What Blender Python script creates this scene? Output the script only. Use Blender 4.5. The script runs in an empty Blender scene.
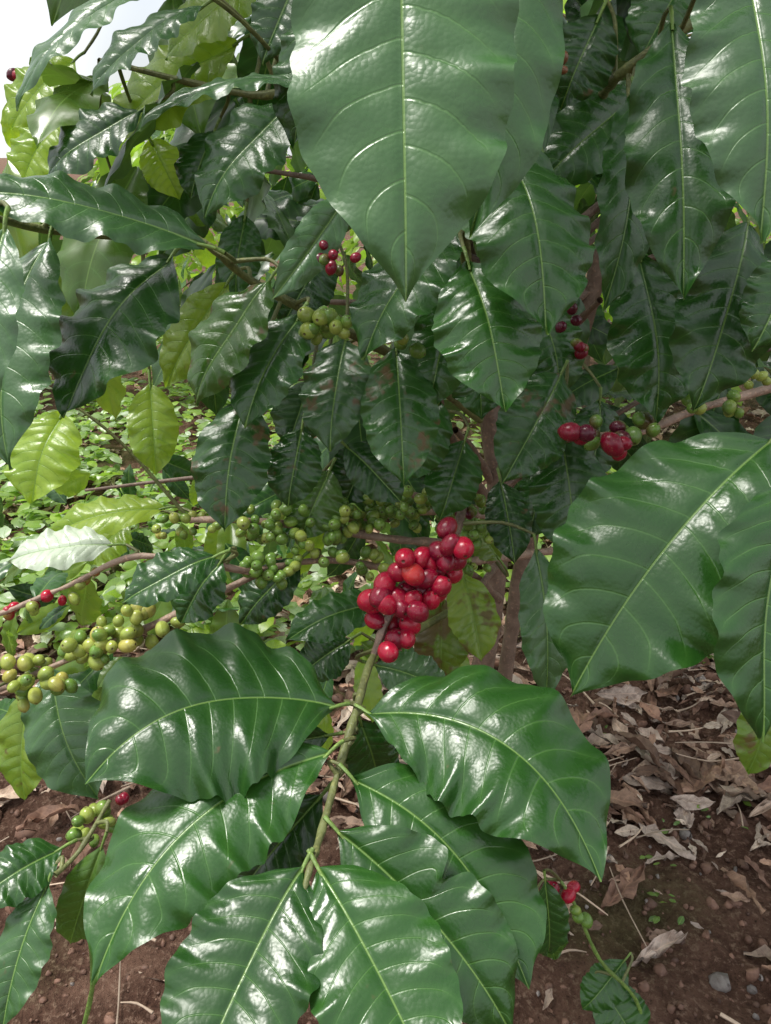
import bpy, math, random
import numpy as np
from mathutils import Vector, noise
random.seed(7); rng=np.random.default_rng(7)
scene=bpy.context.scene
# ---------------- camera ----------------
PITCH=math.radians(25); CH=1.1; FPX=770.0
cam_d=bpy.data.cameras.new("camera"); cam=bpy.data.objects.new("camera",cam_d)
scene.collection.objects.link(cam); scene.camera=cam
cam.location=(0,0,CH); cam.rotation_euler=(math.radians(90)-PITCH,0,0)
cam_d.sensor_fit='VERTICAL'; cam_d.sensor_height=24; cam_d.lens=24*FPX/1024
cam_d.clip_start=0.02; cam_d.clip_end=1000
FW=np.array([0,math.cos(PITCH),-math.sin(PITCH)]); UP=np.array([0,math.sin(PITCH),math.cos(PITCH)]); RT=np.array([1.,0,0])
O=np.array([0,0,CH])
def P(u,v,d): return O+RT*(u-385.5)/FPX*d-UP*(v-512)/FPX*d+FW*d
def D(x,y,z): return RT*x+UP*y-FW*z
def nrm(v): return v/ (np.linalg.norm(v)+1e-12)

# ---------------- mesh builder ----------------
class Builder:
    def __init__(s): s.v=[];s.f=[];s.a={'A':[],'B':[],'F':[]};s.n=0
    def add(s,v,f,A,B,F):
        s.v.append(v);s.f.append(f+s.n);s.n+=len(v)
        for k,x in zip('ABF',(A,B,F)):
            x=np.asarray(x,float)
            if x.ndim==1: x=np.tile(x,(len(v),1))
            s.a[k].append(x)
    def build(s,name,mat,parent=None):
        v=np.concatenate(s.v);f=np.concatenate(s.f)
        me=bpy.data.meshes.new(name)
        me.vertices.add(len(v));me.vertices.foreach_set('co',v.astype(np.float32).ravel())
        me.loops.add(f.size);me.loops.foreach_set('vertex_index',f.astype(np.int32).ravel())
        me.polygons.add(len(f));me.polygons.foreach_set('loop_start',np.arange(0,f.size,4,dtype=np.int32))
        me.update(calc_edges=True)
        me.polygons.foreach_set('use_smooth',np.ones(len(f),bool))
        for k in 'ABF':
            at=me.attributes.new(k,'FLOAT_VECTOR','POINT')
            at.data.foreach_set('vector',np.concatenate(s.a[k]).astype(np.float32).ravel())
        me.materials.append(mat)
        ob=bpy.data.objects.new(name,me);scene.collection.objects.link(ob)
        if parent: ob.parent=parent
        return ob
def gridfaces(ni,nj):
    i,j=np.meshgrid(np.arange(ni-1),np.arange(nj-1),indexing='ij')
    a=(i*nj+j).ravel()
    return np.stack([a,a+1,a+nj+1,a+nj],1)
_ws=np.array([0,.03,.08,.16,.27,.40,.52,.64,.75,.84,.90,.945,.975,1.])
_ww=np.array([.03,.14,.38,.66,.88,.98,1.,.95,.81,.58,.35,.16,.06,.0])
_fine=np.linspace(0,1,400);_k=np.interp(_fine,_ws,_ww)
_kp=np.convolve(np.pad(_k,8,mode='reflect',reflect_type='odd'),np.ones(17)/17,'valid')
def hwf(s): return np.clip(np.interp(s,_fine,_kp),0.004,1)
NV=10.0
def leaf(b,B,T,W,n,sag=.08,bend=0.,fold=.25,curl=.25,wave=.028,yel=0.,brown=0.,pale=0.,ni=66,nj=25,puck=1.,twist=0.,notch=None):
    B=np.asarray(B,float);T=np.asarray(T,float)
    ax=T-B;L=np.linalg.norm(ax);a=ax/L
    n=np.asarray(n,float);n=nrm(n-a*np.dot(n,a));sd=np.cross(a,n)
    s=np.linspace(0,1,ni);tau=np.linspace(-1,1,nj);t=np.sign(tau)*np.abs(tau)**1.2
    bow=4*s*(1-s)
    sg=sag*L*(bow+0.25*np.sin(np.pi*s**2))
    C=B+np.outer(s,ax)+np.outer(sg,n)+np.outer(bend*L*bow,sd)
    dC=np.gradient(C,axis=0);dC/=np.linalg.norm(dC,axis=1)[:,None]
    S=sd-dC*(dC@sd)[:,None];S/=np.linalg.norm(S,axis=1)[:,None]
    tw=twist*(s-.3)
    Nn=np.cross(S,dC)
    S2=S*np.cos(tw)[:,None]+Nn*np.sin(tw)[:,None];N2=-S*np.sin(tw)[:,None]+Nn*np.cos(tw)[:,None]
    hw=hwf(s)*W/2
    ph1,ph2=rng.uniform(0,6.28,2);fr1,fr2=rng.uniform(3.2,5.5,2)
    SS,TT=np.meshgrid(s,t,indexing='ij');aT=np.abs(TT)
    irr=1+.020*np.sin(SS*2*np.pi*NV+ph1)*(aT>.5)+.03*np.sin(SS*17+ph2+(TT>0)*2.)
    X=TT*hw[:,None]*irr
    if notch is not None:
        s0,side,dep=notch
        k=np.where(np.sign(TT)==side,1-dep*np.exp(-((SS-s0)/.035)**2),1);X=X*k
    f=fold
    Y=np.abs(X)*math.sin(f)*(1-.3*aT)-curl*(X**2)/(W/2)
    pa=np.where(TT>0,ph1,ph2);fa=np.where(TT>0,fr1,fr2)
    Y=Y+wave*W*2*aT**2.2*(np.sin(2*np.pi*fa*SS+pa)+.3*np.sin(2*np.pi*fa*2.3*SS+pa*2))*np.sin(np.pi*np.clip(SS*1.0,0,1))**.5
    Y=Y+.035*W*np.sin(SS*7+ph2)*np.sin(TT*2.5+ph1)
    sv=SS-.07*aT-.10*aT**2.5+np.where(TT>0,.03,0)
    env=np.clip(aT*6,0,1)*(1-aT**4*.6)*np.clip(hwf(s)*1.2,0,1)[:,None]
    # uneven blistering between the side veins
    env=env*(.70+.35*np.sin(SS*11+ph1*2+TT*3))
    vv=np.abs(np.sin(np.pi*NV*sv))
    Y=Y+puck*.023*W*(1-np.exp(-vv*2.0)-.55)*env
    Y=Y-.0012*np.exp(-(X/.0018)**2)*puck
    V=C[:,None,:]+S2[:,None,:]*(X*math.cos(f*.8))[...,None]+N2[:,None,:]*Y[...,None]
    r=rng.random()
    A=np.stack([SS,TT,X*1000],-1).reshape(-1,3)
    F=np.stack([SS*L+r*7,X,np.full_like(X,pale)],-1).reshape(-1,3)
    b.add(V.reshape(-1,3),gridfaces(ni,nj),A,np.array([r,yel,brown]),F)
    return a,n
def smooth_path(pts,rad,k=6):
    pts=np.array(pts,float);n=len(pts);rad=np.array(rad,float)
    if len(rad)==2 and n!=2: rad=np.interp(np.linspace(0,1,n),[0,1],rad)
    out=[];ro=[]
    for i in range(n-1):
        p0=pts[max(i-1,0)];p1=pts[i];p2=pts[i+1];p3=pts[min(i+2,n-1)]
        for q in range(k):
            t=q/k
            out.append(.5*((2*p1)+(-p0+p2)*t+(2*p0-5*p1+4*p2-p3)*t*t+(-p0+3*p1-3*p2+p3)*t**3));ro.append(rad[i]*(1-t)+rad[i+1]*t)
    out.append(pts[-1]);ro.append(rad[-1])
    return np.array(out),np.array(ro)
STEMPTS=[]
def tube(b,pts,rad,col=(.1,.07,.05),k=6,sides=9,knob=.12,rec=False):
    p,r=smooth_path(pts,rad,k)
    if rec: STEMPTS.append(p)
    d=np.gradient(p,axis=0);d/=np.linalg.norm(d,axis=1)[:,None]+1e-12
    ref=np.array([.13,.31,.94]);
    if abs(np.dot(nrm(p[-1]-p[0]),ref))>.9: ref=np.array([1.,.1,0])
    u=np.cross(d,ref);u/=np.linalg.norm(u,axis=1)[:,None];w=np.cross(d,u)
    th=np.linspace(0,2*np.pi,sides+1)
    rr=r*(1+knob*rng.standard_normal(len(r)))
    V=p[:,None,:]+(u[:,None,:]*np.cos(th)[None,:,None]+w[:,None,:]*np.sin(th)[None,:,None])*rr[:,None,None]
    b.add(V.reshape(-1,3),gridfaces(len(p),sides+1),np.array([0,0,0]),np.array(col),np.array([rng.random(),0,0]))
def sphere(b,c,axis,r,el,col,col2,nu=18,nv=11):
    axis=nrm(axis);ref=np.array([1,0,0]) if abs(axis[0])<.8 else np.array([0,1.,0])
    u=nrm(np.cross(axis,ref));w=np.cross(axis,u)
    th=np.linspace(0.04,np.pi-.04,nv);th=np.concatenate([th[:1]*0.2,[.10,.17,.24],th[2:]]) 
    ph=np.linspace(0,2*np.pi,nu+1)
    TH,PH=np.meshgrid(th,ph,indexing='ij')
    ir=1+.035*np.sin(2*PH+rng.uniform(0,6))+.02*np.sin(3*TH+rng.uniform(0,6))
    R=r*np.sin(TH)*ir; Z=r*el*np.cos(TH)
    Z=Z-r*.10*np.exp(-(TH/.16)**2)+r*.05*np.exp(-((TH-.22)/.05)**2)
    V=np.asarray(c)+R[...,None]*(u*np.cos(PH)[...,None]+w*np.sin(PH)[...,None])+Z[...,None]*axis
    A=np.stack([np.cos(TH),TH,PH*0],-1).reshape(-1,3)
    m=np.clip(.5+.5*np.cos(PH-rng.uniform(0,6))*np.sin(TH)-.35+.3*np.cos(TH-3.1),0,1)[...,None]
    col=np.array(col);col2=np.array(col2)
    Bc=(col*(1-m)+col2*m).reshape(-1,3)
    b.add(V.reshape(-1,3),gridfaces(len(th),nu+1),A,Bc,np.array([rng.random(),rng.random(),0]))

# ---------------- materials ----------------
def newmat(name):
    m=bpy.data.materials.new(name);m.use_nodes=True;nt=m.node_tree;nt.nodes.clear();return m,nt
class G:
    def __init__(s,nt): s.nt=nt
    def n(s,t,**k):
        x=s.nt.nodes.new(t)
        for a,v in k.items(): setattr(x,a,v)
        return x
    def l(s,a,b): s.nt.links.new(a,b)
    def put(s,sock,v):
        if isinstance(v,bpy.types.NodeSocket): s.l(v,sock)
        else: sock.default_value=v
    def m(s,op,a,b=0.,c=0.,clamp=False):
        x=s.n('ShaderNodeMath',operation=op,use_clamp=clamp)
        s.put(x.inputs[0],a);s.put(x.inputs[1],b);s.put(x.inputs[2],c);return x.outputs[0]
    def mix(s,f,a,b,bt='MIX'):
        x=s.n('ShaderNodeMix',data_type='RGBA',blend_type=bt)
        s.put(x.inputs[0],f);s.put(x.inputs[6],a);s.put(x.inputs[7],b);return x.outputs[2]
    def mr(s,v,a,b,c,d,smooth=True):
        x=s.n('ShaderNodeMapRange');
        if smooth:x.interpolation_type='SMOOTHSTEP'
        s.put(x.inputs[0],v)
        for i,q in enumerate((a,b,c,d)): s.put(x.inputs[i+1],q)
        return x.outputs[0]
    def attr(s,name):
        x=s.n('ShaderNodeAttribute',attribute_name=name);y=s.n('ShaderNodeSeparateXYZ');s.l(x.outputs['Vector'],y.inputs[0])
        return x.outputs['Vector'],y.outputs[0],y.outputs[1],y.outputs[2]
    def noise(s,vec,sc,det=3.,rough=.55):
        x=s.n('ShaderNodeTexNoise');
        if vec is not None: s.l(vec,x.inputs['Vector'])
        x.inputs['Scale'].default_value=sc;x.inputs['Detail'].default_value=det;x.inputs['Roughness'].default_value=rough;return x.outputs['Fac']
def c(r,g_,b): return (r,g_,b,1.)
def leaf_material(name,simple):
    m,nt=newmat(name);g=G(nt)
    _,s,t,x=g.attr('A');_,rnd,yel,brn=g.attr('B');Fv,fx,fy,pale=g.attr('F')
    at=g.m('ABSOLUTE',t);ax=g.m('ABSOLUTE',x)
    cmb=g.n('ShaderNodeCombineXYZ');g.l(fx,cmb.inputs[0]);g.l(fy,cmb.inputs[1]);flat=cmb.outputs[0]
    sv=g.m('SUBTRACT',g.m('SUBTRACT',s,g.m('MULTIPLY',at,.07)),g.m('MULTIPLY',g.m('POWER',at,2.5),.10))
    sv=g.m('ADD',sv,g.m('MULTIPLY',g.m('GREATER_THAN',t,0.),.03))
    vd=g.m('PINGPONG',g.m('MULTIPLY',sv,NV),.5)
    vein=g.m('MULTIPLY',g.mr(vd,.005,.05,1.,0.),g.mr(at,.55,.95,1.,0.))
    mid=g.mr(ax,.3,g.m('SUBTRACT',1.15,g.m('MULTIPLY',s,.55)),1.,0.)
    n1=g.noise(flat,30.,3.,.6)
    col=g.mix(g.m('ADD',g.m('MULTIPLY',rnd,.6),g.m('MULTIPLY',n1,.4)),c(.008,.036,.006),c(.026,.100,.013))
    ycol=g.mix(n1,c(.18,.33,.03),c(.42,.54,.07))
    col=g.mix(yel,col,ycol)
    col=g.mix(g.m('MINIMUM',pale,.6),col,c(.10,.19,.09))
    col=g.mix(g.mr(pale,.6,1.,0.,1.),col,c(.48,.55,.44))  # whitens the palest leaves; bright sky reflection put into the colour
    col=g.mix(g.mr(vd,0.,.35,.12,0.),col,c(.08,.21,.035))
    col=g.mix(g.m('MULTIPLY',vein,.28),col,c(.11,.24,.06))
    col=g.mix(g.m('MULTIPLY',mid,.62),col,c(.18,.31,.07))
    pb=g.n('ShaderNodeBsdfPrincipled')
    geo=g.n('ShaderNodeNewGeometry');bf=geo.outputs['Backfacing']
    ro=g.m('ADD',g.mr(n1,.3,.7,.23,.41),g.m('MULTIPLY',bf,.15))
    tr=g.n('ShaderNodeBsdfTranslucent')
    if not simple:
        nb=g.noise(flat,38.,3.,.65)
        bm=g.mr(g.m('ADD',nb,g.m('MULTIPLY',brn,.30)),.68,.78,0.,1.)
        col=g.mix(g.m('MULTIPLY',bm,.8),col,g.mix(n1,c(.06,.028,.012),c(.16,.085,.035)))
        ro=g.m('ADD',ro,g.m('MULTIPLY',bm,.2))
        vor=g.n('ShaderNodeTexVoronoi',feature='F1');g.l(flat,vor.inputs['Vector']);vor.inputs['Scale'].default_value=420.
        h=g.m('ADD',g.m('MULTIPLY',vein,-.35),g.m('MULTIPLY',mid,-.5))
        h=g.m('ADD',h,g.m('MULTIPLY',vor.outputs['Distance'],-.22));h=g.m('ADD',h,g.m('MULTIPLY',nb,1.5))
        bp=g.n('ShaderNodeBump');bp.inputs['Strength'].default_value=.5;bp.inputs['Distance'].default_value=.0011;g.l(h,bp.inputs['Height'])
        g.l(bp.outputs[0],pb.inputs['Normal']);g.l(bp.outputs[0],tr.inputs['Normal'])
    under=g.mix(.5,col,c(.12,.24,.08))
    col=g.mix(bf,col,under)
    g.l(col,pb.inputs['Base Color']);g.l(ro,pb.inputs['Roughness'])
    pb.inputs['Specular IOR Level'].default_value=.6
    tc=g.mix(1.,col,c(2.6,2.6,.9),'MULTIPLY');g.l(tc,tr.inputs['Color'])
    ms=g.n('ShaderNodeMixShader');g.put(ms.inputs[0],g.m('ADD',.08,g.m('MULTIPLY',yel,.37)));g.l(pb.outputs[0],ms.inputs[1]);g.l(tr.outputs[0],ms.inputs[2])
    o=g.n('ShaderNodeOutputMaterial');g.l(ms.outputs[0],o.inputs[0]);return m
def stem_material():
    m,nt=newmat("coffee_bark");g=G(nt)
    Bv,*_=g.attr('B');tc=g.n('ShaderNodeTexCoord').outputs['Object']
    n1=g.noise(tc,60.,3.);n2=g.noise(tc,260.,2.)
    col=g.mix(g.mr(n1,.35,.65,0.,.6),Bv,g.mix(1.,Bv,c(.5,.46,.44),'MULTIPLY'))
    col=g.mix(g.mr(n2,.55,.7,0.,.5),col,g.mix(1.,Bv,c(1.9,1.7,1.6),'MULTIPLY'))
    bp=g.n('ShaderNodeBump');bp.inputs['Strength'].default_value=.6;bp.inputs['Distance'].default_value=.002;g.l(g.m('ADD',n1,n2),bp.inputs['Height'])
    pb=g.n('ShaderNodeBsdfPrincipled');g.l(col,pb.inputs['Base Color']);pb.inputs['Roughness'].default_value=.55;g.l(bp.outputs[0],pb.inputs['Normal'])
    o=g.n('ShaderNodeOutputMaterial');g.l(pb.outputs[0],o.inputs[0]);return m
def cherry_material():
    m,nt=newmat("coffee_cherry_skin");g=G(nt)
    Bv,*_=g.attr('B');_,cz,th,_z=g.attr('A');tc=g.n('ShaderNodeTexCoord').outputs['Object']
    n1=g.noise(tc,140.,2.);n2=g.noise(tc,900.,1.)
    col=g.mix(g.mr(n1,.35,.7,0.,.5),Bv,g.mix(1.,Bv,c(.45,.4,.5),'MULTIPLY'))
    col=g.mix(g.mr(n2,.66,.74,0.,.35),col,c(.5,.38,.2))
    scar=g.mr(th,.13,.21,1.,0.);col=g.mix(g.m('MULTIPLY',scar,.85),col,c(.06,.03,.015))
    pb=g.n('ShaderNodeBsdfPrincipled');g.l(col,pb.inputs['Base Color']);g.l(g.mr(n1,.3,.7,.22,.36),pb.inputs['Roughness'])
    o=g.n('ShaderNodeOutputMaterial');g.l(pb.outputs[0],o.inputs[0]);return m
def dry_material():
    m,nt=newmat("dry_leaf");g=G(nt)
    Bv,*_=g.attr('B');_,s,t,x=g.attr('A');tc=g.n('ShaderNodeTexCoord').outputs['Object']
    n1=g.noise(tc,60.,4.,.65)
    col=g.mix(g.mr(n1,.35,.68,0.,.75),Bv,g.mix(1.,Bv,c(.42,.36,.34),'MULTIPLY'))
    at=g.m('ABSOLUTE',t);vd=g.m('PINGPONG',g.m('MULTIPLY',g.m('SUBTRACT',s,g.m('MULTIPLY',at,.15)),8.),.5)
    v=g.m('MAXIMUM',g.mr(vd,.02,.1,.3,0.),g.mr(at,.03,.09,.5,0.))
    col=g.mix(v,col,g.mix(1.,Bv,c(1.4,1.3,1.2),'MULTIPLY'))
    bp=g.n('ShaderNodeBump');bp.inputs['Strength'].default_value=.7;bp.inputs['Distance'].default_value=.003;g.l(n1,bp.inputs['Height'])
    pb=g.n('ShaderNodeBsdfPrincipled');g.l(col,pb.inputs['Base Color']);pb.inputs['Roughness'].default_value=.65;g.l(bp.outputs[0],pb.inputs['Normal'])
    o=g.n('ShaderNodeOutputMaterial');g.l(pb.outputs[0],o.inputs[0]);return m
def soil_material():
    m,nt=newmat("soil");g=G(nt);tc=g.n('ShaderNodeTexCoord').outputs['Object']
    n0=g.noise(tc,1.3,2.);n1=g.noise(tc,11.,5.,.7);n2=g.noise(tc,90.,5.,.75)
    col=g.mix(g.mr(n1,.35,.65,0.,1.),c(.085,.042,.028),c(.20,.112,.078))
    col=g.mix(g.mr(n2,.5,.68,0.,.85),col,c(.36,.235,.17))
    col=g.mix(g.mr(n2,.30,.45,.85,0.),col,c(.035,.018,.012))
    col=g.mix(g.mr(g.m('ADD',n0,g.m('MULTIPLY',n2,.15)),.60,.70,0.,.5),col,c(.08,.11,.03))
    h=g.m('ADD',g.m('MULTIPLY',n1,1.6),g.m('MULTIPLY',n2,1.2))
    bp=g.n('ShaderNodeBump');bp.inputs['Strength'].default_value=1.;bp.inputs['Distance'].default_value=.02;g.l(h,bp.inputs['Height'])
    pb=g.n('ShaderNodeBsdfPrincipled');g.l(col,pb.inputs['Base Color']);pb.inputs['Roughness'].default_value=.9;pb.inputs['Specular IOR Level'].default_value=.15;g.l(bp.outputs[0],pb.inputs['Normal'])
    o=g.n('ShaderNodeOutputMaterial');g.l(pb.outputs[0],o.inputs[0]);return m
LEAF=leaf_material("coffee_leaf",False);LEAF2=leaf_material("coffee_leaf_far",True);BARK=stem_material();CHERRY=cherry_material();DRY=dry_material();SOIL=soil_material()

# ---------------- the coffee plant ----------------
plant=bpy.data.objects.new("coffee_plant",None);scene.collection.objects.link(plant)
LB=Builder();LF=Builder();SB=Builder();CB=Builder()
GREEN=(.15,.25,.05);WOOD=(.20,.14,.105);WOOD2=(.34,.24,.18);TWIG=(.14,.16,.055)
PET=[]
def HL(b,t,w,n=(0,.35,1),pet=.012,**k):
    Bp=P(*b);Tp=P(*t);dm=(b[2]+t[2])/2
    a,nn=leaf(LB,Bp,Tp,w*dm/FPX,D(*n),**k)
    e=Bp-a*pet-nn*.002
    tube(SB,[e,Bp-a*pet*.4,Bp+a*.006],[.0016,.0011],GREEN,k=3,sides=6,knob=0)
    PET.append((e,a))
# lower foreground whorl
HL((334,707,.54),(84,784,.47),202,n=(-.1,.75,1),bend=.14,sag=.08,fold=.22,curl=.35)
HL((330,752,.51),(92,985,.42),150,n=(-.35,.55,1),bend=.13,sag=.06,fold=.15,curl=.3,wave=.034)
HL((368,713,.54),(602,882,.46),170,n=(.15,.75,1),bend=-.16,sag=.10,fold=.2,curl=.3,wave=.034)
HL((352,778,.50),(530,990,.46),135,n=(.3,.5,1),bend=-.10,sag=.05,fold=.25,curl=.2,wave=.024)
HL((338,832,.47),(512,1035,.44),125,n=(.15,.45,1),bend=-.05,sag=.05,fold=.3,curl=.15,wave=.024,notch=(.42,-1,.45))
HL((318,868,.44),(440,1105,.37),150,n=(.15,.5,1),bend=-.02,sag=.05,fold=.25,curl=.2,wave=.02)
HL((303,868,.44),(190,1110,.37),150,n=(-.15,.5,1),bend=.03,sag=.05,fold=.28,curl=.2,wave=.02)
HL((322,795,.52),(235,900,.52),70,n=(-.3,.2,1))
HL((330,735,.55),(265,745,.6),40,n=(0,.2,1))
HL((360,720,.57),(380,790,.6),60,n=(.3,.2,1))
# lower left
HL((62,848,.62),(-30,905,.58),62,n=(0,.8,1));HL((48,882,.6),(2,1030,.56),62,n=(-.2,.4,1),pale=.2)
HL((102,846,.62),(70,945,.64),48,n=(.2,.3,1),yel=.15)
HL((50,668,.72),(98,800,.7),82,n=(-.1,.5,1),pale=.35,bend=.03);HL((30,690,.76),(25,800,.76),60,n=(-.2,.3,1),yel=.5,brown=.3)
# right
HL((772,440,.47),(571,696,.46),198,n=(-.15,.5,1),bend=.04,sag=.09,fold=.22,curl=.25,wave=.034)
HL((790,480,.44),(762,742,.42),125,n=(.25,.3,1),bend=.08,sag=.06)
HL((770,680,.55),(748,775,.56),52,n=(0,.3,1),yel=.35,brown=.4)
HL((745,-70,.40),(763,243,.38),140,n=(0,.6,1),pale=.25,sag=.05,fold=.12)
HL((672,22,.50),(684,300,.48),108,n=(-.2,.45,1),wave=.055,sag=.05,fold=.3)
HL((748,222,.54),(693,412,.54),102,n=(.1,.4,1),wave=.055,fold=.2)
HL((632,92,.58),(604,312,.58),68,n=(.35,.3,1),wave=.03)
HL((640,255,.60),(657,425,.60),94,n=(.1,.15,1),wave=.05)
HL((800,250,.5),(752,352,.5),70,n=(0,.4,1));HL((640,92,.66),(535,190,.66),80,n=(0,.1,1))
HL((600,15,.6),(560,110,.62),70,n=(0,.3,1));HL((700,-40,.6),(640,60,.62),80,n=(-.3,.3,1))
HL((560,-30,.52),(700,-10,.5),90,n=(0,.8,1),yel=.1)
# top centre
HL((398,-150,.34),(406,302,.32),222,n=(0,.5,1),pale=.25,sag=.06,fold=.10,curl=.2,wave=.024,puck=.9)
HL((505,-120,.40),(470,238,.40),118,n=(.15,.5,1),pale=.15,sag=.05,bend=-.04)
HL((505,142,.50),(548,335,.47),128,n=(.1,.6,1),sag=.10,fold=.1,curl=.3)
HL((468,262,.52),(506,412,.50),106,n=(-.05,.5,1),sag=.1,fold=.1,curl=.3)
HL((452,292,.60),(428,412,.60),62,n=(0,.1,1));HL((455,222,.56),(362,360,.55),100,n=(-.4,.5,1),fold=.3)
HL((562,372,.64),(502,484,.62),76,n=(0,.0,1),brown=.45);HL((396,348,.60),(404,486,.58),78,n=(0,.4,1),brown=.4)
HL((346,338,.62),(330,452,.60),74,n=(-.2,.4,1),brown=.35,pale=.2);HL((350,192,.52),(272,300,.5),46,n=(.7,.3,1),pale=.5)
HL((300,315,.58),(244,428,.56),74,n=(-.2,.5,1),pale=.1);HL((244,398,.60),(224,532,.58),80,n=(-.1,.4,1),brown=.4)
HL((270,280,.56),(196,406,.56),84,n=(-.3,.6,1),brown=.35,yel=.08);HL((302,428,.62),(288,508,.62),56,n=(0,.2,1),brown=.3)
HL((345,445,.64),(402,503,.64),48,n=(0,.3,1));HL((440,400,.66),(400,482,.66),60,n=(0,0,1))
HL((465,440,.68),(440,520,.68),56,n=(0,0,1));HL((330,470,.7),(300,540,.7),56,n=(0,.1,1),yel=.1)
HL((470,330,.64),(482,420,.64),70,n=(.2,.1,1));HL((330,250,.68),(280,330,.68),60,n=(0,.1,1))
HL((430,440,.7),(455,505,.7),50,n=(.2,.1,1));HL((370,440,.72),(345,505,.72),56,n=(.2,.1,1));HL((310,380,.7),(290,450,.7),56,n=(-.2,.1,1))
HL((540,470,.72),(528,540,.72),50,n=(.2,.1,1));HL((600,400,.72),(590,480,.72),60,n=(.2,.0,1));HL((540,300,.7),(560,400,.7),70,n=(.2,.0,1))
# left
HL((206,246,.50),(-35,192,.46),96,n=(0,.7,1.),pale=.15,sag=.05,bend=.02,fold=.2)
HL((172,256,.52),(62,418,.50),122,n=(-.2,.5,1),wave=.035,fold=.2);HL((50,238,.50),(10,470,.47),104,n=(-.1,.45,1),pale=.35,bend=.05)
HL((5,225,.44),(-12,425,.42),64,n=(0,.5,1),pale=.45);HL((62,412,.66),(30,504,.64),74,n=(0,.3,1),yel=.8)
HL((150,383,.68),(156,476,.68),50,n=(.3,.3,1),yel=.65);HL((228,282,.64),(165,388,.66),52,n=(.2,.3,1),yel=.6)
HL((325,82,.50),(138,130,.50),60,n=(0,1.,.9),pale=.2,bend=.06);HL((290,103,.58),(203,218,.58),88,n=(-.2,.3,1))
HL((142,110,.60),(45,182,.60),72,n=(0,.5,1));HL((238,42,.66),(112,142,.68),86,n=(0,.3,1),yel=.75)
HL((158,-20,.48),(15,110,.46),66,n=(-.3,.8,1),pale=.3);HL((205,5,.56),(90,95,.56),64,n=(0,.8,1),pale=.2)
HL((265,-20,.62),(165,60,.64),74,n=(0,.4,1),yel=.55);HL((305,-30,.56),(262,65,.56),60,n=(0,.2,1))
HL((345,-20,.5),(292,150,.52),80,n=(-.2,.2,1));HL((215,130,.66),(190,200,.66),50,n=(0,.1,1))
HL((75,60,.75),(10,130,.75),70,n=(0,.3,1),yel=.8);HL((60,120,.8),(20,190,.8),60,n=(0,.3,1),yel=.9);HL((120,180,.75),(170,230,.75),50,n=(0,.3,1),yel=.8)
HL((150,140,.7),(180,200,.7),46,n=(0,.3,1),yel=.9);HL((245,215,.68),(235,300,.68),46,n=(0,.1,1))
# mid zone
HL((462,572,.66),(482,662,.64),52,n=(.1,.3,1),yel=.55,brown=.5);HL((442,598,.70),(440,684,.70),56,n=(0,.3,1),yel=.35,brown=.8)
HL((536,548,.66),(546,700,.66),56,n=(.2,.4,1),pale=.4);HL((216,556,.62),(122,604,.60),58,n=(0,.7,1))
HL((222,560,.64),(180,624,.64),58,n=(-.2,.4,1));HL((382,600,.66),(285,640,.64),52,n=(0,.8,1));HL((300,560,.7),(240,625,.7),50,n=(0,.5,1))
HL((165,508,.75),(48,535,.74),52,n=(0,.9,1),yel=.85);HL((112,545,.70),(8,562,.70),58,n=(0,.9,.9),pale=1.)  # the white leaf has its sky reflection in its colour
HL((130,520,.8),(90,565,.8),50,n=(0,.6,1),yel=.7);HL((500,480,.72),(515,565,.70),46,n=(0,.3,1));HL((560,430,.66),(575,560,.66),80,n=(0,.1,1))
HL((375,665,.66),(450,690,.66),50,n=(0,.6,1),pale=.5);HL((350,640,.7),(300,675,.7),50,n=(0,.5,1));HL((500,560,.8),(470,520,.8),40,yel=.4)
HL((600,985,1.0),(640,1050,1.0),60,n=(0,.5,1));HL((625,960,1.0),(582,1010,1.0),40,n=(0,.5,1));HL((545,880,.8),(548,955,.85),42,n=(0,.3,1))
HL((540,900,.9),(555,960,.9),40,yel=.1)
# branches
def BR(pts,rad,col): tube(SB,[P(*p) for p in pts],rad,col,rec=True)
BR([(470,600,.72),(400,640,.62),(374,655,.60),(355,715,.545),(340,765,.515),(322,830,.47),(310,868,.44),(303,895,.43)],[.0038,.0034,.0031,.003,.0027,.0025,.0021,.0013],TWIG)
BR([(374,655,.6),(392,610,.6),(425,570,.61),(455,535,.66),(470,470,.8)],[.003,.003,.003,.0035,.005],WOOD)
BR([(540,556,.9),(470,545,.8),(400,540,.76),(320,528,.72),(240,520,.70),(190,520,.70)],[.005,.003],WOOD2)
BR([(560,550,.9),(480,560,.8),(420,572,.76),(330,560,.72),(250,570,.66),(210,560,.64)],[.005,.0025],WOOD2)
BR([(520,520,.9),(430,512,.8),(350,520,.76),(300,500,.74)],[.004,.002],WOOD2)
BR([(250,572,.66),(140,556,.68),(70,585,.68),(5,612,.66),(-40,625,.66)],[.003,.0018],WOOD2)
BR([(255,575,.68),(160,622,.68),(80,655,.67),(0,690,.66),(-40,710,.66)],[.0035,.002],WOOD2)
BR([(820,375,.70),(740,397,.66),(690,412,.64),(640,432,.62),(575,438,.62),(530,440,.7),(500,450,.85)],[.004,.003],WOOD2)
BR([(140,205,.6),(205,243,.56),(250,280,.60),(320,318,.64),(400,360,.75),(480,420,.9)],[.0022,.005],TWIG)
BR([(770,-30,.55),(640,60,.58),(600,100,.66),(560,200,.8),(520,330,1.0)],[.003,.006],TWIG)
BR([(460,160,.56),(465,250,.58),(480,360,.8)],[.003,.006],TWIG);BR([(400,-60,.45),(440,120,.7),(480,300,1.0)],[.003,.008],WOOD)
BR([(100,60,.6),(250,95,.62),(330,90,.6),(420,160,.8),(490,300,1.)],[.002,.006],TWIG)
BR([(470,300,.7),(440,410,.72),(500,520,.95)],[.003,.006],WOOD)
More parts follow.
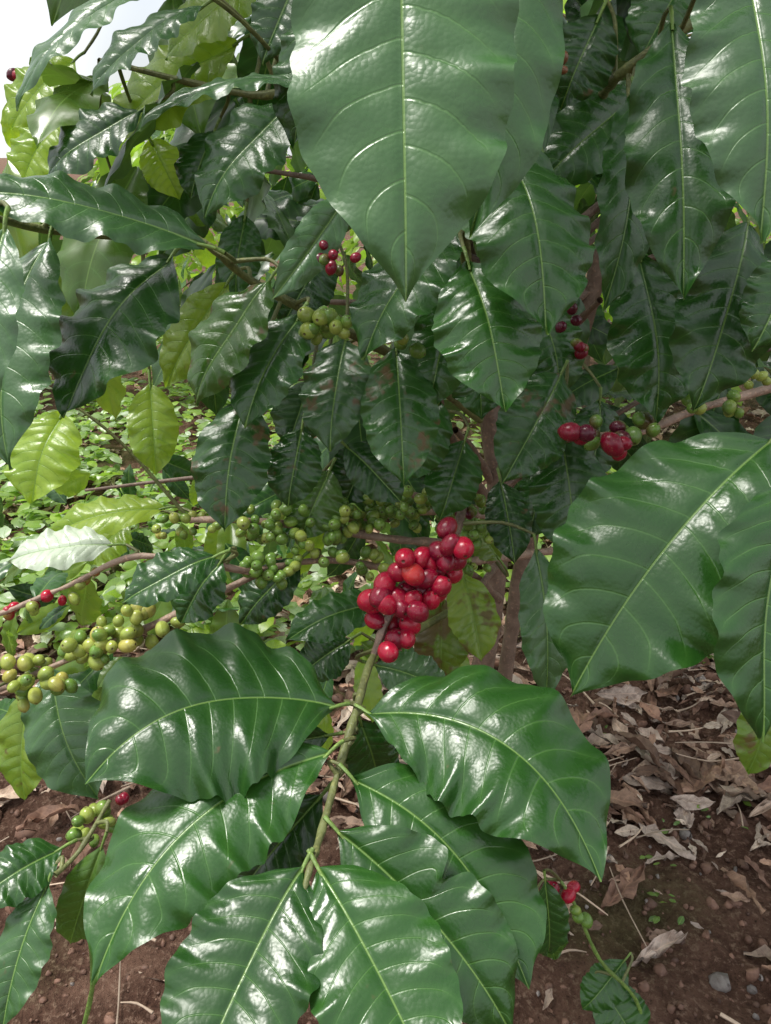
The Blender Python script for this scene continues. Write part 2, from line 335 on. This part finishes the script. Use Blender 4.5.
BR([(640,1100,1.05),(640,1010,1.),(600,960,.97),(575,905,.95),(560,880,.95)],[.003,.002],GREEN)
BR([(60,1100,.7),(88,1010,.66),(92,960,.64),(80,880,.62)],[.0025,.0015],GREEN);BR([(110,800,.64),(80,850,.62),(55,875,.6)],[.002,.002],TWIG)
BR([(400,690,.7),(430,650,.75),(470,600,.85),(500,560,.98)],[.003,.005],WOOD)
BR([(790,440,.49),(800,470,.46),(820,380,.68)],[.003,.004],TWIG);BR([(-60,240,.5),(-30,215,.46),(60,232,.52),(206,243,.56)],[.002,.003],TWIG)
TR=P(498,560,1.0)
tube(SB,[np.array([TR[0]-.03,TR[1]+.06,-.03]),np.array([TR[0]-.02,TR[1]+.03,.3]),TR,TR+np.array([-.03,.03,.35]),TR+np.array([-.0,.02,.75]),TR+np.array([.03,.0,1.1])],[.019,.016,.014,.012,.009,.004],WOOD,rec=True)
tube(SB,[np.array([TR[0]+.03,TR[1]+.12,-.03]),TR+np.array([.05,.1,-.1]),TR+np.array([.10,.05,.35]),TR+np.array([.2,.0,.9])],[.015,.012,.010,.005],WOOD,rec=True)
for i,(u,v,u2,v2) in enumerate([(455,430,500,500),(470,520,505,490),(440,560,500,600),(560,350,505,420),(600,300,520,400)]):
    tube(SB,[P(u,v,.8),P((u+u2)/2,(v+v2)/2-8,.9),P(u2,v2,1.0)],[.003,.006],WOOD,rec=True)
for i in range(26):
    z0=rng.uniform(.65,1.5);an=rng.uniform(0,6.28);r=rng.uniform(.35,.7)
    s0=np.array([TR[0],TR[1]+.04,z0]);e=s0+np.array([math.cos(an)*r,abs(math.sin(an))*r*.8+.0,rng.uniform(0,.25)])
    tube(SB,[s0,(s0+e)/2+np.array([0,0,.04]),e],[.006,.002],WOOD,k=5,rec=True)
# twiglets joining every leaf to its nearest branch
SP=np.concatenate(STEMPTS)
for e,a in PET:
    d=np.linalg.norm(SP-e,axis=1)+.25*np.clip((SP-e)@a,0,1);q=SP[d.argmin()]
    if np.linalg.norm(q-e)>.006:
        tube(SB,[e,e*.6+q*.4-a*.01-np.array([0,0,.004]),q],[.0013,.002],TWIG,k=4,sides=6,knob=.05)
# cherries
RED=(.40,.006,.032);RED2=(.22,.004,.024);DRED=(.10,.005,.022);ORG=(.46,.04,.02);GRN=(.13,.25,.04);YG=(.30,.38,.07);YEL=(.47,.44,.10)
main=[(388,652),(406,638),(393,625),(371,604),(385,583),(398,572),(405,558),(421,558),(438,551),(447,528),(463,548),(456,561),(434,571),(441,586),(452,573),(413,574),(421,590),(406,590),(401,608),(418,612),(431,600),(386,604),(375,620),(397,598),(427,578),(446,562),(410,625),(380,596),(428,560),(412,600),(436,594),(369,600),(395,640),(450,545)]
for i,(u,v) in enumerate(main):
    ctr=P(u,v,.585+rng.uniform(-.012,.018)+(.012 if i%3==2 else 0))
    axis=nrm(D(rng.uniform(-.9,.9),rng.uniform(-1,.6),rng.uniform(.1,1)))
    k1=RED if rng.random()<.6 else RED2
    sphere(CB,ctr,axis,rng.uniform(.0070,.0085),rng.uniform(1.12,1.3),k1,[RED2,DRED,RED2,RED,RED,ORG][rng.integers(6)],24,15)
def cluster(u,v,d,n,sp,cols,r=.006):
    c0=P(u,v,d)
    for i in range(n):
        dr=nrm(rng.standard_normal(3));cc=c0+dr*sp*rng.uniform(.6,1.1)*np.array([1.2,1,1])
        k=cols[rng.integers(len(cols))];k2=cols[rng.integers(len(cols))]
        sphere(CB,cc,nrm(dr+.3*rng.standard_normal(3)),r*rng.uniform(.72,1.12),rng.uniform(1.1,1.3),k,k2,14,9)
def along(pts,nc,n,sp,cols,r=.006):
    for i in range(nc):
        f=i/(nc-1)*(len(pts)-1)+rng.uniform(-.12,.12);f=min(max(f,0),len(pts)-1);k=min(int(f),len(pts)-2);w=f-k
        q=[pts[k][j]*(1-w)+pts[k+1][j]*w for j in range(3)]
        cluster(q[0],q[1],q[2],max(2,int(n*rng.uniform(.5,1.3))),sp,cols,r)
G_=[GRN,GRN,YG,(.17,.30,.05)];Y_=[YG,YEL,YG,(.36,.41,.08),GRN]
along([(485,515,.78),(400,512,.74),(320,525,.70),(230,522,.68)],14,12,.019,G_,.0052)
along([(480,560,.80),(420,572,.76),(330,560,.70),(250,572,.66)],9,8,.014,G_,.0052)
along([(420,495,.76),(350,520,.74),(300,500,.72)],6,8,.014,G_,.0052)
along([(160,618,.67),(80,655,.66),(0,690,.65)],9,9,.020,Y_,.0062)
along([(200,520,.70),(150,530,.7)],3,5,.011,Y_,.0046)
along([(100,575,.7),(45,600,.67),(5,612,.66)],5,3,.010,[YG,RED,DRED],.005)
cluster(95,825,.66,12,.018,[GRN,YG],.0058);cluster(125,812,.66,3,.012,[RED2,YG],.0055)
cluster(320,325,.57,9,.013,G_,.0060);cluster(338,330,.57,5,.013,[GRN,YG],.0055);cluster(333,255,.50,10,.012,[DRED,RED2,GRN],.0042)
cluster(408,345,.58,3,.008,G_,.0055);cluster(578,434,.58,3,.008,[DRED,RED2],.0078);cluster(618,448,.58,3,.008,[RED2,RED],.0075)
cluster(605,438,.6,5,.013,[GRN,DRED],.007);cluster(638,432,.6,6,.014,[GRN,GRN,DRED],.0072);cluster(688,408,.6,4,.011,G_,.0055);cluster(738,400,.62,4,.011,[YG,YG,GRN],.0055);cluster(752,380,.62,4,.011,[YG],.0045)
cluster(568,318,.64,3,.008,[DRED],.005);cluster(552,78,.5,9,.012,[(.12,.07,.03),YG,(.2,.08,.03)],.0035);cluster(590,345,.68,4,.01,[RED2,GRN],.005)
cluster(478,535,.7,6,.012,G_,.0055);cluster(470,505,.72,6,.012,[GRN,YG,DRED],.005);cluster(405,495,.7,5,.012,G_,.005)
cluster(550,890,.95,2,.006,[RED2],.009);cluster(572,890,.95,2,.008,[RED],.009);cluster(585,912,.95,3,.010,[GRN,YG],.009);cluster(15,70,.8,3,.01,[RED,DRED],.006)
# filler crown foliage behind
tc0=np.array([TR[0],TR[1]+.05,0])
cnt=0
def filler(x,y,z,yl,lo=.09,hi=.165):
    b0=np.array([x,y,z]);out=nrm(np.array([x-tc0[0],y-tc0[1]-.2,0])+rng.standard_normal(3)*.5)
    a=nrm(out*.7+np.array([0,0,-.8])+rng.standard_normal(3)*.35);L=rng.uniform(lo,hi)
    leaf(LF,b0,b0+a*L,L*rng.uniform(.38,.48),np.array([0,-.5,.8])+rng.standard_normal(3)*.5,sag=rng.uniform(.02,.12),fold=rng.uniform(.1,.35),wave=.03,yel=yl,ni=20,nj=9,puck=.6,brown=0)
while cnt<1000:
    x=rng.uniform(-1.0,1.1);y=rng.uniform(.72,1.8);z=rng.uniform(.62,1.95)
    if y<.95 and z<.76: continue
    if x<-.12 and z<.92: continue
    if x>.2 and z<.72: continue
    if x<-.3 and z>1.0 and rng.random()<.85: continue
    if z>1.5 and y<1. and rng.random()<.5: continue
    cnt+=1
    left=np.clip((-x-.15)/.35,0,1)
    filler(x,y,z,(rng.random()<.75)*rng.uniform(.5,1.)*left+(rng.random()<.05)*.3)
for i in range(170):
    y=rng.uniform(.85,1.7);x=rng.uniform(-.75,.12);z=rng.uniform(.30,.66)-(y-.85)*.15
    filler(x,y,z,(rng.random()<.5)*rng.uniform(.1,.6),.06,.13)
# unseen leaves added above the view to shade the interior
for i in range(420):
    an=rng.uniform(0,6.28);r=.55*rng.random()**.5
    filler(TR[0]-.05+math.cos(an)*r,TR[1]+.12+math.sin(an)*r*.75,rng.uniform(1.45,2.1),0,.12,.18)
LB.build("leaves",LEAF,plant);LF.build("inner_leaves",LEAF2,plant);SB.build("stems",BARK,plant);CB.build("cherries",CHERRY,plant)

# ---------------- ground ----------------
def hgt(x,y):
    p=Vector((x,y,0));return .03*noise.noise(p*1.7)+.014*noise.noise(p*6)+.010*noise.noise(p*19)+.006*noise.noise(p*50)
def spaced(n,c0,near,far):
    t=np.linspace(-1,1,n);return c0+near*t+far*np.sign(t)*np.abs(t)**9
nx,ny=320,320
xs=spaced(nx,0,2.2,150);ys=spaced(ny,1.8,2.2,200)
XX,YY=np.meshgrid(xs,ys,indexing='ij')
ZZ=np.array([hgt(a,b_) for a,b_ in zip(XX.ravel(),YY.ravel())])
gb=Builder();gb.add(np.stack([XX.ravel(),YY.ravel(),ZZ],1),gridfaces(nx,ny)[:,::-1],np.zeros(3),np.zeros(3),np.zeros(3));gb.build("ground",SOIL)
lb=Builder()
cols=[(.37,.25,.18),(.50,.38,.29),(.28,.16,.11),(.60,.50,.40),(.18,.11,.075),(.40,.25,.17),(.46,.37,.31)]
def dry(x,y,L,layer):
    z=hgt(x,y)+rng.uniform(.002,.012+.03*layer);an=rng.uniform(0,6.28);a=np.array([math.cos(an),math.sin(an),rng.uniform(-.25,.25)])
    b0=np.array([x,y,z]);n=np.array([0,0,1])+rng.standard_normal(3)*.35
    s=np.linspace(0,1,10);t=np.linspace(-1,1,6)
    a=nrm(a);n=nrm(n-a*np.dot(n,a));sd=np.cross(a,n);W=L*rng.uniform(.25,.5)
    roll=rng.uniform(-1.,1.9);cv=rng.uniform(-.35,.5)
    SS,TT=np.meshgrid(s,t,indexing='ij');hw=hwf(s)[:,None]*W/2
    if rng.random()<.4: hw=hw*np.where(s[:,None]>rng.uniform(.45,.8),.55,1)
    hw=hw*(1+.12*rng.standard_normal(SS.shape)*(np.abs(TT)>.9))
    ang=TT*roll*(.6+.6*SS);X=hw*np.sin(ang)/max(abs(roll),.2)*np.sign(roll) if abs(roll)>.3 else hw*TT
    Yv=hw*(1-np.cos(ang))/max(abs(roll),.3)*1.0
    Yv=Yv+cv*L*4*(SS*(1-SS))*.3+.05*W*np.sin(SS*9+TT*4+rng.uniform(0,6))+.004*rng.standard_normal(SS.shape)*(L/.1)
    V=b0+SS[...,None]*a*L+X[...,None]*sd+Yv[...,None]*n
    co=np.array(cols[rng.integers(len(cols))])*rng.uniform(.7,1.25)
    lb.add(V.reshape(-1,3),gridfaces(10,6),np.stack([SS,TT,TT],-1).reshape(-1,3),co,np.zeros(3))
k=0
while k<4600:
    y=.6+rng.beta(1.3,2.4)*4.0;x=rng.uniform(-.25-.6*y,.25+.6*y)
    dens=np.clip((y-.84)/.30,.15,1)
    dens*=.6+.6*(noise.noise(Vector((x*2.2,y*2.2,3)))+.5)
    if x<-.2: dens*=.5
    if rng.random()>dens: continue
    k+=1;dry(x,y,rng.uniform(.015,.05) if rng.random()<.65 else rng.uniform(.055,.125),rng.random()*np.clip(dens,0,1))
for i in range(520):
    y=rng.uniform(.6,2.8);x=rng.uniform(-1.4,1.6);L=rng.uniform(.03,.16);an=rng.uniform(0,6.28);z=hgt(x,y)+rng.uniform(.004,.03)
    e=np.array([math.cos(an),math.sin(an),rng.uniform(-.1,.15)])*L;p=np.array([x,y,z])
    tube(lb,[p,p+e*.5+rng.standard_normal(3)*.004,p+e],[rng.uniform(.0012,.003),.001],tuple(np.array((.40,.32,.25))*rng.uniform(.5,1.3)),k=3,sides=6)
lb.build("leaf_litter",DRY)
pb=Builder()
for i in range(3600):
    y=rng.uniform(.55,1.8);x=rng.uniform(-.9,1.1);r=rng.uniform(.0015,.006) if rng.random()<.85 else rng.uniform(.006,.014)
    g_=rng.uniform(.6,1.3);co=np.array((.20,.11,.075) if rng.random()<.9 else (.30,.27,.25))*g_
    sphere(pb,np.array([x,y,hgt(x,y)+r*.2]),rng.standard_normal(3),r,rng.uniform(.6,1.3),co,co*.8,8,5)
    V=pb.v[-1];cc=V.mean(0);V[:]=cc+(V-cc)*(1+.18*rng.standard_normal((1,3)))+rng.standard_normal(V.shape)*r*.07
pb.build("pebbles",DRY)
wb=Builder()
def weed(x,y,h,L,n,yl,pl=.35):
    z=hgt(x,y)
    for i in range(n):
        an=rng.uniform(0,6.28);hh=rng.uniform(.2,1)*h;o=np.array([x,y,z+hh])+rng.standard_normal(3)*np.array([.02,.02,0])
        a=nrm(np.array([math.cos(an),math.sin(an),rng.uniform(-.3,.4)]));l=L*rng.uniform(.6,1.2)
        leaf(wb,o,o+a*l,l*.55,np.array([0,0,1])+rng.standard_normal(3)*.25,ni=7,nj=5,puck=0,yel=np.clip(yl+rng.uniform(-.15,.3),0,1),pale=rng.uniform(0,pl))
for i in range(1300):
    y=1.5+rng.beta(1.2,1.8)*4;x=rng.uniform(-.2-.65*y,.1+.3*y)
    if x>-.1*y and rng.random()<.6: continue
    weed(x,y,.14,.06,8,.75,.95)  # pale yellow leaf colour stands in for overexposed sunlight
for i in range(40): weed(rng.uniform(.55,.78),rng.uniform(1.5,1.8),.05,.035,5,.2)
for i in range(9): weed(rng.uniform(.4,.8),rng.uniform(.8,1.3),.02,.016,4,.3)
wb.build("weeds",LEAF2)
sb=Builder();st=Builder()
for i in range(1100):
    an=rng.uniform(0,6.28);r=.95*rng.random()**.5;z=rng.uniform(.3,2.1);r*=(1.05-.35*abs(z-.9))
    o=np.array([math.cos(an)*r,math.sin(an)*r,z]);a=nrm(np.array([math.cos(an),math.sin(an),-.6])+rng.standard_normal(3)*.4);L=rng.uniform(.11,.18)
    leaf(sb,o,o+a*L,L*.42,np.array([0,0,1])+rng.standard_normal(3)*.4,ni=8,nj=5,puck=0,yel=(rng.random()<.88)*rng.uniform(.5,1.),sag=.1)  # mostly yellow-green, a sunlit look put into the leaf colour
for i in range(14):
    an=rng.uniform(0,6.28);tube(st,[(0,0,.2+i*.12),(math.cos(an)*.4,math.sin(an)*.4,.4+i*.12),(math.cos(an)*.8,math.sin(an)*.8,.45+i*.12)],[.012,.004],WOOD,k=4)
tube(st,[(0,0,-.05),(.03,0,1),(0,.03,2)],[.03,.01],WOOD)
pos=[(-2.3,3.7,.62),(-.8,3.9,.66),(.9,3.4,.95),(2.4,3.2,1.),(.5,5.6,1.1),(-3.6,5.2,.66),(3.6,5.5,1.2),(-1.6,6,.7),(5.5,8,1.3),(-5.5,8,.75)]
m1=m2=None
for i,(x,y,sc) in enumerate(pos):
    e=bpy.data.objects.new("coffee_shrub",None);scene.collection.objects.link(e);e.location=(x,y,0);e.scale=(sc,)*3;e.rotation_euler=(0,0,i*1.3)
    if m1 is None:
        m1=sb.build("foliage",LEAF2,e);m2=st.build("trunk",BARK,e)
    else:
        for q in (m1,m2):
            o=bpy.data.objects.new(q.name,q.data);scene.collection.objects.link(o);o.parent=e
# ---------------- light: bright cloudy sky, soft high sun from the left ----------------
w=bpy.data.worlds.new("World");scene.world=w;w.use_nodes=True;nt=w.node_tree;g=G(nt)
sky=g.n('ShaderNodeTexSky');sky.sky_type='NISHITA';sky.sun_disc=False
EL=math.radians(68);AZ=math.radians(-80)
sky.sun_elevation=EL;sky.sun_rotation=AZ;sky.dust_density=3.
tcn=g.n('ShaderNodeTexCoord').outputs['Generated']
cl=g.noise(tcn,2.2,3.)
skc=g.mix(g.mr(cl,.30,.60,.35,.9),sky.outputs[0],c(8.6,8.7,8.8))
bg=nt.nodes['Background'];bg.inputs[1].default_value=.15;nt.links.new(skc,bg.inputs[0])
sl=bpy.data.lights.new("sun",'SUN');sl.energy=4.7;sl.angle=math.radians(20);sl.color=(1,.97,.91)
so=bpy.data.objects.new("sun",sl);scene.collection.objects.link(so)
dv=Vector((math.sin(AZ)*math.cos(EL),math.cos(AZ)*math.cos(EL),math.sin(EL)))
so.rotation_euler=dv.to_track_quat('Z','Y').to_euler()
scene.view_settings.view_transform='Standard';scene.view_settings.look='None';scene.view_settings.exposure=0
